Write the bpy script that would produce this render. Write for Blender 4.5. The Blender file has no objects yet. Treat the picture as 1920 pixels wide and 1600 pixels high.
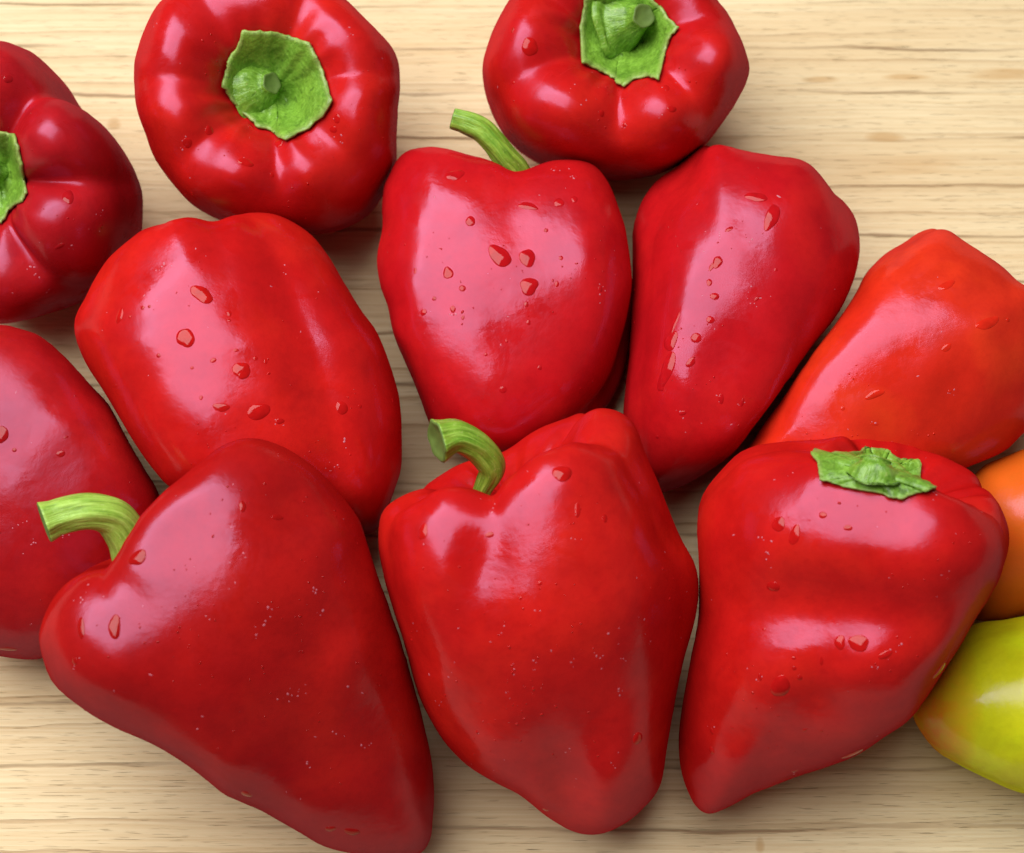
import bpy, bmesh, math, random
import numpy as np
from mathutils import Vector
from mathutils.bvhtree import BVHTree

SC = bpy.context.scene
COL = SC.collection

# ---------------------------------------------------------------- camera
cam = bpy.data.objects.new('camera', bpy.data.cameras.new('camera'))
COL.objects.link(cam)
cam.location = (0, -.21205, .61261)
cam.rotation_euler = (math.radians(20), 0, 0)
cam.data.sensor_fit = 'HORIZONTAL'
cam.data.sensor_width = 36
cam.data.lens = 36*3607.273/1920
cam.data.clip_start = .01
cam.data.clip_end = 20
cam.data.dof.use_dof = True
cam.data.dof.focus_distance = .585
cam.data.dof.aperture_fstop = 14
SC.camera = cam

# ---------------------------------------------------------------- light
SC.view_settings.view_transform = 'Standard'
SC.view_settings.look = 'None'
SC.view_settings.gamma = 1
SC.view_settings.exposure = 0
w = bpy.data.worlds.new('World'); SC.world = w; w.use_nodes = True
bg = w.node_tree.nodes['Background']
bg.inputs['Color'].default_value = (1, .90, .78, 1)
bg.inputs['Strength'].default_value = .07

def area(name, loc, aim, sx, sy, power, color):
    l = bpy.data.lights.new(name, 'AREA'); l.shape = 'RECTANGLE'
    l.size = sx; l.size_y = sy; l.energy = power; l.color = color
    o = bpy.data.objects.new(name, l); COL.objects.link(o)
    o.location = loc
    o.rotation_euler = (Vector(aim)-Vector(loc)).to_track_quat('-Z', 'Y').to_euler()
    return o
area('window_light', (-.55, .40, 1.50), (-.1, .08, 0), 1.58, 1.58, 53, (1, .98, .97))

# ---------------------------------------------------------------- materials
class NT:
    def __init__(s, name):
        s.m = bpy.data.materials.new(name); s.m.use_nodes = True
        s.t = s.m.node_tree; s.t.nodes.clear()
        s.out = s.n('ShaderNodeOutputMaterial')
        s.b = s.n('ShaderNodeBsdfPrincipled')
        s.l(s.b.outputs[0], s.out.inputs[0])
    def n(s, kind, **kw):
        x = s.t.nodes.new(kind)
        for k, v in kw.items(): setattr(x, k, v)
        return x
    def l(s, a, b): s.t.links.new(a, b)
    def coord(s, scale=(1, 1, 1), loc=(0, 0, 0), rot=(0, 0, 0)):
        tc = s.n('ShaderNodeTexCoord'); mp = s.n('ShaderNodeMapping')
        mp.inputs['Scale'].default_value = scale; mp.inputs['Location'].default_value = loc; mp.inputs['Rotation'].default_value = rot
        s.l(tc.outputs['Object'], mp.inputs[0]); return mp.outputs[0]
    def noise(s, vec, scale, detail=3, rough=.5, dist=0):
        x = s.n('ShaderNodeTexNoise'); s.l(vec, x.inputs['Vector'])
        x.inputs['Scale'].default_value = scale; x.inputs['Detail'].default_value = detail
        x.inputs['Roughness'].default_value = rough; x.inputs['Distortion'].default_value = dist
        return x.outputs['Fac']
    def ramp(s, fac, *stops):
        x = s.n('ShaderNodeValToRGB'); s.l(fac, x.inputs[0]); e = x.color_ramp.elements
        while len(e) < len(stops): e.new(.5)
        for i, (p, c) in enumerate(stops):
            e[i].position = p; e[i].color = (*c, 1) if isinstance(c, tuple) else (c, c, c, 1)
        return x.outputs[0]
    def mix(s, fac, a, b, mode='MIX'):
        x = s.n('ShaderNodeMix', data_type='RGBA', blend_type=mode)
        for sock, v in ((x.inputs[0], fac), (x.inputs[6], a), (x.inputs[7], b)):
            if hasattr(v, 'links'): s.l(v, sock)
            elif isinstance(v, tuple): sock.default_value = (*v, 1)
            else: sock.default_value = v
        return x.outputs[2]
    def math(s, op, a, b=0.0):
        x = s.n('ShaderNodeMath', operation=op)
        for sock, v in ((x.inputs[0], a), (x.inputs[1], b)):
            if hasattr(v, 'links'): s.l(v, sock)
            else: sock.default_value = v
        return x.outputs[0]
    def bump(s, h, dist, strength=1, prev=None):
        x = s.n('ShaderNodeBump'); s.l(h, x.inputs['Height'])
        x.inputs['Distance'].default_value = dist; x.inputs['Strength'].default_value = strength
        if prev is not None: s.l(prev, x.inputs['Normal'])
        return x.outputs[0]

def skin_material(name, c0, c1, k, blush=None, gloss=.23):
    t = NT(name); b = t.b
    v = t.coord(loc=(k*.37, k*.21, k*.53))
    col = t.mix(t.ramp(t.noise(v, 22, 2), (.35, 0.), (.7, 1.)), c0, c1)
    if blush:   # ripening from the tip, along the fruit
        px, tip, c2 = blush
        tc = t.n('ShaderNodeTexCoord'); sx = t.n('ShaderNodeSeparateXYZ'); t.l(tc.outputs['Object'], sx.inputs[0])
        d = t.math('ADD', t.math('MULTIPLY', t.math('SUBTRACT', sx.outputs[0], px), 1/tip), t.math('MULTIPLY', t.math('SUBTRACT', t.noise(v, 60, 3), .5), .9))
        col = t.mix(t.ramp(d, (0, 1.), (1, 0.)), col, c2)
    mot = t.ramp(t.noise(v, 75, 5, .65), (.35, 1.), (.62, 0.))
    col = t.mix(t.math('MULTIPLY', mot, .55), col, tuple(x*.72 for x in c0))
    # tiny pale lenticels and scuffs
    sp = t.ramp(t.noise(v, 900, 2, .6), (.74, 0.), (.80, 1.))
    sp = t.math('MULTIPLY', sp, .35)
    col = t.mix(sp, col, tuple(min(1, x*1.25+.02) for x in c1))
    t.l(col, b.inputs['Base Color'])
    warm = t.ramp(t.noise(v, 34, 3, .55, .4), (.48, 0.), (.72, 1.))
    col = t.mix(t.math('MULTIPLY', warm, .35), col, (min(1, c1[0]*1.12), c1[1]*1.9, c1[2]*1.1))
    fine = t.noise(v, 420, 3, .6)
    col = t.mix(t.math('MULTIPLY', t.ramp(fine, (.5, 0.), (.72, 1.)), .22), col, tuple(x*.7 for x in c0))
    t.l(col, b.inputs['Base Color'])
    b.inputs['Specular IOR Level'].default_value = 0
    b.inputs['Roughness'].default_value = .6
    n1 = t.bump(t.noise(v, 85, 3, .5), .00022)
    n2 = t.bump(t.noise(v, 420, 2, .5), .00005, 1, n1)
    n3 = t.bump(t.noise(v, 1500, 2, .6), .000018, 1, n2)
    t.l(n3, b.inputs['Normal'])
    # waxy gloss, drier and wetter in patches; waxy skin never turns to a mirror at the rim
    wet = t.ramp(t.noise(v, 55, 4, .62, .7), (.53, 0.), (.57, 1.))
    gl = t.n('ShaderNodeBsdfGlossy'); t.l(n3, gl.inputs['Normal'])
    t.l(t.ramp(wet, (0, gloss), (1, gloss-.07)), gl.inputs['Roughness'])
    gl.inputs['Color'].default_value = (.64, .50, .82, 1)
    fr = t.n('ShaderNodeFresnel'); fr.inputs['IOR'].default_value = 1.52; t.l(n3, fr.inputs['Normal'])
    mx = t.n('ShaderNodeMixShader')
    t.l(t.math('MINIMUM', fr.outputs[0], .062), mx.inputs[0])
    t.l(b.outputs[0], mx.inputs[1]); t.l(gl.outputs[0], mx.inputs[2]); t.l(mx.outputs[0], t.out.inputs[0])
    return t.m

def water_material(name, c):
    t = NT(name); b = t.b
    v = t.coord()
    t.l(t.mix(t.ramp(t.noise(v, 400, 2), (.3, 0.), (.7, 1.)), tuple(x*.8 for x in c), c), b.inputs['Base Color'])
    b.inputs['Roughness'].default_value = .05
    b.inputs['IOR'].default_value = 1.33
    return t.m

def green_material(name, c0, c1, k, rough=.42):
    t = NT(name); b = t.b
    v = t.coord(loc=(k*.3, k*.7, k*.1))
    big = t.ramp(t.noise(v, 90, 4, .6), (.3, 0.), (.7, 1.))
    col = t.mix(big, c0, c1)
    fine = t.ramp(t.noise(v, 700, 3, .65), (.45, 0.), (.75, 1.))
    col = t.mix(t.math('MULTIPLY', fine, .55), col, tuple(min(1, x*1.35+.03) for x in c1))
    dark = t.ramp(t.noise(v, 260, 3, .6, .8), (.30, 1.), (.42, 0.))
    col = t.mix(t.math('MULTIPLY', dark, .7), col, tuple(x*.35 for x in c0))
    at = t.n('ShaderNodeAttribute', attribute_name='margin')
    edge = t.ramp(at.outputs['Fac'], (.90, 0.), (1, 1.))
    edge = t.math('MULTIPLY', edge, t.noise(v, 300, 2))
    col = t.mix(t.math('MULTIPLY', edge, .8), col, (.40, .46, .16))
    vein = t.ramp(t.noise(t.coord(scale=(1, 1, 1)), 150, 2, .5, 1.5), (.46, 0.), (.5, 1.), (.54, 0.))
    col = t.mix(t.math('MULTIPLY', vein, .35), col, tuple(x*.55 for x in c0))
    t.l(col, b.inputs['Base Color'])
    b.inputs['Roughness'].default_value = rough
    n1 = t.bump(t.noise(v, 240, 4, .6, .4), .0007)
    n2 = t.bump(t.noise(v, 900, 3, .6), .00010, 1, n1)
    t.l(n2, b.inputs['Normal'])
    return t.m

def stem_material(name, c0, c1, rough=.34):
    t = NT(name); b = t.b
    at = t.n('ShaderNodeAttribute', attribute_name='grain')
    def g(sx, sz, detail=3):
        mp = t.n('ShaderNodeMapping'); mp.inputs['Scale'].default_value = (sx, sx, sz)
        t.l(at.outputs['Vector'], mp.inputs[0])
        return t.noise(mp.outputs[0], 1, detail, .55)
    a = g(2.2, 2.5); f = g(6.5, 1.6, 4)
    col = t.mix(t.ramp(a, (.35, 0.), (.68, 1.)), c0, c1)
    col = t.mix(t.math('MULTIPLY', t.ramp(f, (.52, 0.), (.64, 1.)), .45), col, tuple(min(1, x*1.3+.05) for x in c1))
    col = t.mix(t.math('MULTIPLY', t.ramp(f, (.34, 1.), (.44, 0.)), .55), col, tuple(x*.5 for x in c0))
    v = t.coord()
    sp = t.ramp(t.noise(v, 1100, 2, .6), (.62, 0.), (.72, 1.))
    col = t.mix(t.math('MULTIPLY', sp, .35), col, (.55, .62, .22))
    t.l(col, b.inputs['Base Color'])
    b.inputs['Roughness'].default_value = rough
    n1 = t.bump(f, .0005, .8)
    n2 = t.bump(t.noise(v, 700, 3, .6), .00012, 1, n1)
    t.l(n2, b.inputs['Normal'])
    return t.m

def wood_material():
    t = NT('pale_wood'); b = t.b
    tc = t.n('ShaderNodeTexCoord'); sx = t.n('ShaderNodeSeparateXYZ'); t.l(tc.outputs['Object'], sx.inputs[0])
    x, y = sx.outputs[0], sx.outputs[1]
    def vec(ax, ay, az=0.0):
        c = t.n('ShaderNodeCombineXYZ')
        t.l(t.math('MULTIPLY', x, ax), c.inputs[0])
        t.l(t.math('MULTIPLY', y, ay), c.inputs[1]); c.inputs[2].default_value = az
        return c.outputs[0]
    # warped distance across the grain
    wv = t.noise(vec(3.2, 14), 1, 3, .5)
    wf = t.noise(vec(28, 120), 1, 3, .6)
    yy = t.math('ADD', y, t.math('MULTIPLY', t.math('SUBTRACT', wv, .5), .017))
    yy = t.math('ADD', yy, t.math('MULTIPLY', t.math('SUBTRACT', wf, .5), .0030))
    # growth rings: slow rise, sharp late-wood line
    ring = t.math('FRACT', t.math('DIVIDE', yy, .0102))
    late = t.ramp(ring, (0, 0.), (.60, .04), (.86, .22), (.95, 1.), (.985, .9), (1, 0.))
    fade = t.ramp(t.noise(vec(6, 50, 3.3), 1, 2), (.36, .12), (.66, 1.))
    late = t.math('MULTIPLY', late, fade)
    ring2 = t.math('FRACT', t.math('DIVIDE', yy, .00345))
    late2 = t.ramp(ring2, (0, 0.), (.5, .1), (.9, 1.), (1, 0.))
    fibre = t.noise(vec(16, 1500, 1.7), 1, 4, .7)
    pores = t.ramp(t.noise(vec(80, 3000, 5.1), 1, 2, .6), (.64, 0.), (.74, 1.))
    tone = t.noise(vec(4, 40, 9.2), 1, 3, .55)
    col = t.mix(t.ramp(tone, (.3, 0.), (.7, 1.)), (.68, .525, .30), (.765, .645, .40))
    col = t.mix(t.math('MULTIPLY', t.ramp(fibre, (.40, 1.), (.60, 0.)), .42), col, (.58, .40, .19))
    col = t.mix(t.math('MULTIPLY', late2, .22), col, (.50, .32, .13))
    col = t.mix(t.math('MULTIPLY', late, .62), col, (.34, .19, .07))
    col = t.mix(t.math('MULTIPLY', pores, .45), col, (.26, .15, .06))
    # fine drying cracks and long hairlines
    hw = t.math('ADD', y, t.math('MULTIPLY', t.math('SUBTRACT', t.noise(vec(5, 20, 31.0), 1, 3, .55), .5), .012))
    hair = t.math('ABSOLUTE', t.math('SUBTRACT', t.math('FRACT', t.math('DIVIDE', t.math('ADD', hw, t.math('MULTIPLY', t.noise(vec(60, 300, 8.), 1, 2), .0016)), .0187)), .5))
    hair = t.ramp(hair, (0, 1.), (.018, .75), (.04, 0.))
    hair = t.math('MULTIPLY', hair, t.ramp(t.noise(vec(11, 70, 44.), 1, 2), (.42, 0.), (.6, 1.)))
    col = t.mix(t.math('MULTIPLY', hair, .78), col, (.20, .10, .035))
    blot = t.ramp(t.noise(vec(9, 60, 21.4), 1, 2, .5), (.69, 0.), (.80, 1.))
    col = t.mix(t.math('MULTIPLY', blot, .5), col, (.52, .31, .12))
    # small knots and resin stains
    for kx, ky, wx, wy in [(0.1791, 0.1469, 0.0143, 0.0029), (0.1432, 0.1458, 0.0095, 0.0017), (0.1338, 0.1212, 0.0076, 0.0025), (-0.143, 0.1268, 0.003, 0.0029), (0.1122, 0.1447, 0.0076, 0.0015), (0.0779, -0.129, 0.0017, 0.0034)]:
        dx = t.math('DIVIDE', t.math('SUBTRACT', x, kx), wx)
        dy = t.math('DIVIDE', t.math('SUBTRACT', y, ky), wy)
        d2 = t.math('ADD', t.math('MULTIPLY', dx, dx), t.math('MULTIPLY', dy, dy))
        d2 = t.math('ADD', d2, t.math('MULTIPLY', t.math('SUBTRACT', t.noise(vec(60, 400, kx*9), 1, 3), .5), 1.6))
        col = t.mix(t.math('MULTIPLY', t.ramp(d2, (.1, 1.), (1, 0.)), .55), col, (.46, .25, .07))
    t.l(col, b.inputs['Base Color'])
    t.l(t.ramp(fibre, (.3, .66), (.7, .55)), b.inputs['Roughness'])
    b.inputs['IOR'].default_value = 1.45
    n1 = t.bump(t.math('MULTIPLY', late, -1.0), .00012)
    n2 = t.bump(fibre, .00018, 1, n1)
    n2 = t.bump(t.math('MULTIPLY', hair, -1.0), .0003, 1, n2)
    n3 = t.bump(t.math('MULTIPLY', pores, -1.0), .00015, 1, n2)
    t.l(n3, b.inputs['Normal'])
    return t.m

# ---------------------------------------------------------------- the table
def box(name, x0, x1, y0, y1, z0, z1, mat, bevel):
    bm = bmesh.new()
    bmesh.ops.create_cube(bm, size=1)
    for v in bm.verts:
        v.co = ((x0+x1)/2+v.co.x*(x1-x0), (y0+y1)/2+v.co.y*(y1-y0), (z0+z1)/2+v.co.z*(z1-z0))
    bmesh.ops.bevel(bm, geom=bm.edges[:], offset=bevel, segments=3, affect='EDGES', profile=.5)
    me = bpy.data.meshes.new(name); bm.to_mesh(me); bm.free()
    me.materials.append(mat)
    o = bpy.data.objects.new(name, me); COL.objects.link(o)
    return o
table = box('tabletop', -.75, .75, -.55, .60, -.032, 0, wood_material(), .003)
table['kind'] = 'structure'

# ---------------------------------------------------------------- pepper shapes
def spline(pts, n):
    """Catmull-Rom through pts, resampled evenly along its length."""
    p = np.array(pts, float)
    p = np.vstack([2*p[0]-p[1], p, 2*p[-1]-p[-2]])
    out = []
    for i in range(1, len(p)-2):
        t = np.linspace(0, 1, 40, endpoint=False)[:, None]
        a, b, c, d = p[i-1], p[i], p[i+1], p[i+2]
        out.append(.5*((2*b)+(-a+c)*t+(2*a-5*b+4*c-d)*t*t+(-a+3*b-3*c+d)*t**3))
    out.append(p[-2][None])
    q = np.vstack(out)
    s = np.concatenate([[0], np.cumsum(np.linalg.norm(np.diff(q, axis=0), axis=1))])
    u = np.linspace(0, s[-1], n)
    return np.stack([np.interp(u, s, q[:, k]) for k in range(q.shape[1])], 1)

PROFILES = {
 'cone':  [(0,.90),(.12,.895),(.28,.92),(.45,.965),(.62,.995),(.8,.985),(.93,.93),(1.0,.82),(1.0,.68),(.93,.52),(.82,.37),(.67,.22),(.48,.10),(.28,.035),(.1,.003),(0,0)],
 'barrel': [(0,.90),(.12,.895),(.28,.915),(.45,.95),(.62,.985),(.77,.992),(.90,.95),(.975,.86),(1.0,.74),(.99,.58),(.95,.42),(.87,.28),(.74,.15),(.55,.06),(.33,.012),(.12,.0),(0,.0)],
 'round': [(0,.88),(.12,.875),(.28,.90),(.42,.945),(.56,.985),(.68,.992),(.80,.955),(.89,.89),(.955,.80),(.99,.70),(1,.60),(.96,.47),(.87,.33),(.73,.2),(.54,.09),(.33,.025),(.12,.0),(0,0)],
 'block': [(0,.75),(.12,.75),(.26,.80),(.42,.92),(.62,.985),(.80,.975),(.94,.89),(1.0,.76),(1.0,.6),(.97,.44),(.90,.28),(.76,.13),(.55,.03),(.35,.0),(.15,.03),(0,.05)],
}

def wobble(p, seed, scale, n=14):
    """Smooth lumps: a sum of random waves."""
    r = np.random.RandomState(seed)
    w = np.zeros(len(p))
    for k in range(n):
        d = r.normal(size=3); d /= np.linalg.norm(d)
        f = r.uniform(.5, 1.6)/scale
        w += np.sin(p @ d*f*2*math.pi + r.uniform(0, 6.28))*(.7/(f*scale))
    return w/math.sqrt(n)

def pepper_verts(P, nv=104, nt=168):
    """Body in its own plan frame: x right, y up, t towards the open side (mm)."""
    prof = spline(PROFILES[P['profile']], nv)
    th = np.linspace(0, 2*math.pi, nt, endpoint=False)
    v = np.linspace(0, 1, nv)
    R, L = P['R'], P['L']
    pb = P.get('box', 2.6)
    sq = (np.abs(np.cos(th))**pb+np.abs(np.sin(th))**pb)**(-1/pb)
    sq = 1+(sq/sq.mean()-1)
    rim = np.clip(prof[:, 0]*1.6-.3, 0, 1)[:, None]
    r = prof[:, 0][:, None]*(1+(sq-1)[None]*rim)
    z = prof[:, 1][:, None]*np.ones(nt)[None]
    ic = int(np.argmax(prof[:, 1]))
    crest = np.exp(-((v-v[ic])/.13)**2)[:, None]
    side = np.clip((v-v[ic]*.25)/(v[ic]*.8), 0, 1)[:, None]
    for ang, dr, dz, w, fade in P['grooves']:
        d = (th-math.radians(ang)+math.pi) % (2*math.pi)-math.pi
        g = np.exp(-np.abs(d/math.radians(w))**1.5)[None]
        run = np.exp(-np.clip(v-v[ic], 0, 1)/fade)[:, None]
        r = r*(1-dr*g*side*run)
        z = z-dz*g*crest*(R/L)
    for ang, amp, w in P.get('lobes', []):
        d = (th-math.radians(ang)+math.pi) % (2*math.pi)-math.pi
        g = np.exp(-(d/math.radians(w))**2)[None]
        z = z+amp*g*crest*(R/L)
        r = r*(1+.5*amp*g*side)
    rs = np.random.RandomState(P['seed']+3)
    pk = sum(rs.uniform(.4, 1)*np.sin(k*th+rs.uniform(0, 6.28)) for k in (7, 9, 12, 15, 19))
    near = np.exp(-((v-v[ic]*.55)/(v[ic]*.35))**2)[:, None]
    z = z+.0095*pk[None]*near*(R/L)
    z = z-prof[:, 1].mean()
    loc = np.stack([(r*R*np.cos(th)[None]), (r*R*np.sin(th)[None]), z*L], -1)
    pts = np.vstack([loc[0, :1], loc[1:-1].reshape(-1, 3), loc[-1, :1]])
    a, b = math.radians(P['axis'][0]), math.radians(P['axis'][1])
    ax = np.array([math.cos(a)*math.cos(b), math.sin(a)*math.cos(b), math.sin(b)])
    e1 = np.array([0, 0, 1.])-ax*ax[2]; e1 /= np.linalg.norm(e1)
    e2 = np.cross(ax, e1)
    # bend of the long axis
    zz = pts[:, 2]/L
    pts = pts.copy()
    pts[:, 0] += P.get('bend', (0, 0))[0]*zz*zz*L
    pts[:, 1] += P.get('bend', (0, 0))[1]*zz*zz*L
    pts = pts*(1+P.get('lump', .022)*wobble(pts, P['seed'], R*1.5))[:, None]
    pts = pts*(1+.0085*wobble(pts, P['seed']+9, R*.5, 22))[:, None]
    q = pts[:, :1]*e1+pts[:, 1:2]*e2+pts[:, 2:]*ax
    q[:, 2] *= P.get('flat', 1.0)
    # hand-made outline of the fruit, as a pull on each direction from its centre
    T = np.array(P['pull'])
    n = len(T)
    rho = np.hypot(q[:, 0], q[:, 1])+1e-9
    phi = (np.arctan2(q[:, 1], q[:, 0])/(2*math.pi)) % 1*n
    k = np.floor(phi).astype(int) % n
    edge = np.zeros(n)
    np.maximum.at(edge, k, rho)
    edge = np.maximum(edge, .5*(np.roll(edge, 1)+np.roll(edge, -1)))
    edge = (np.roll(edge, 1)+2*edge+np.roll(edge, -1))/4
    def look(tab, x):
        x = x-.5; i = np.floor(x).astype(int); f = x-i
        a, b, c, d = tab[(i-1) % n], tab[i % n], tab[(i+1) % n], tab[(i+2) % n]
        return .5*((2*b)+(-a+c)*f+(2*a-5*b+4*c-d)*f*f+(-a+3*b-3*c+d)*f**3)
    s = look(T, phi)
    e = look(edge, phi)
    m = np.clip(rho/e, 0, 1.15)
    q[:, :2] *= (1+(s-1)*m*m)[:, None]
    # dents and bulges of the open side
    for x, y, wx, wy, rot, amp in P.get('dents', []):
        c, sn = math.cos(math.radians(rot)), math.sin(math.radians(rot))
        dx, dy = q[:, 0]-x, q[:, 1]-y
        u = (dx*c+dy*sn)/wx; w = (-dx*sn+dy*c)/wy
        g = np.exp(-u*u-w*w)
        front = 1/(1+np.exp(-(q[:, 2]-R*.05)/(R*.12)))
        q[:, 2] += amp*g*front
    return q

def pepper_faces(nv=104, nt=168):
    f = []
    for j in range(nt):
        k = (j+1) % nt
        f.append((0, 1+k, 1+j))
    for i in range(nv-3):
        o, p = 1+i*nt, 1+(i+1)*nt
        for j in range(nt):
            k = (j+1) % nt
            f.append((o+j, o+k, p+k, p+j))
    o, last = 1+(nv-3)*nt, 1+(nv-2)*nt
    for j in range(nt):
        k = (j+1) % nt
        f.append((o+j, o+k, last))
    return f


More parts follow.
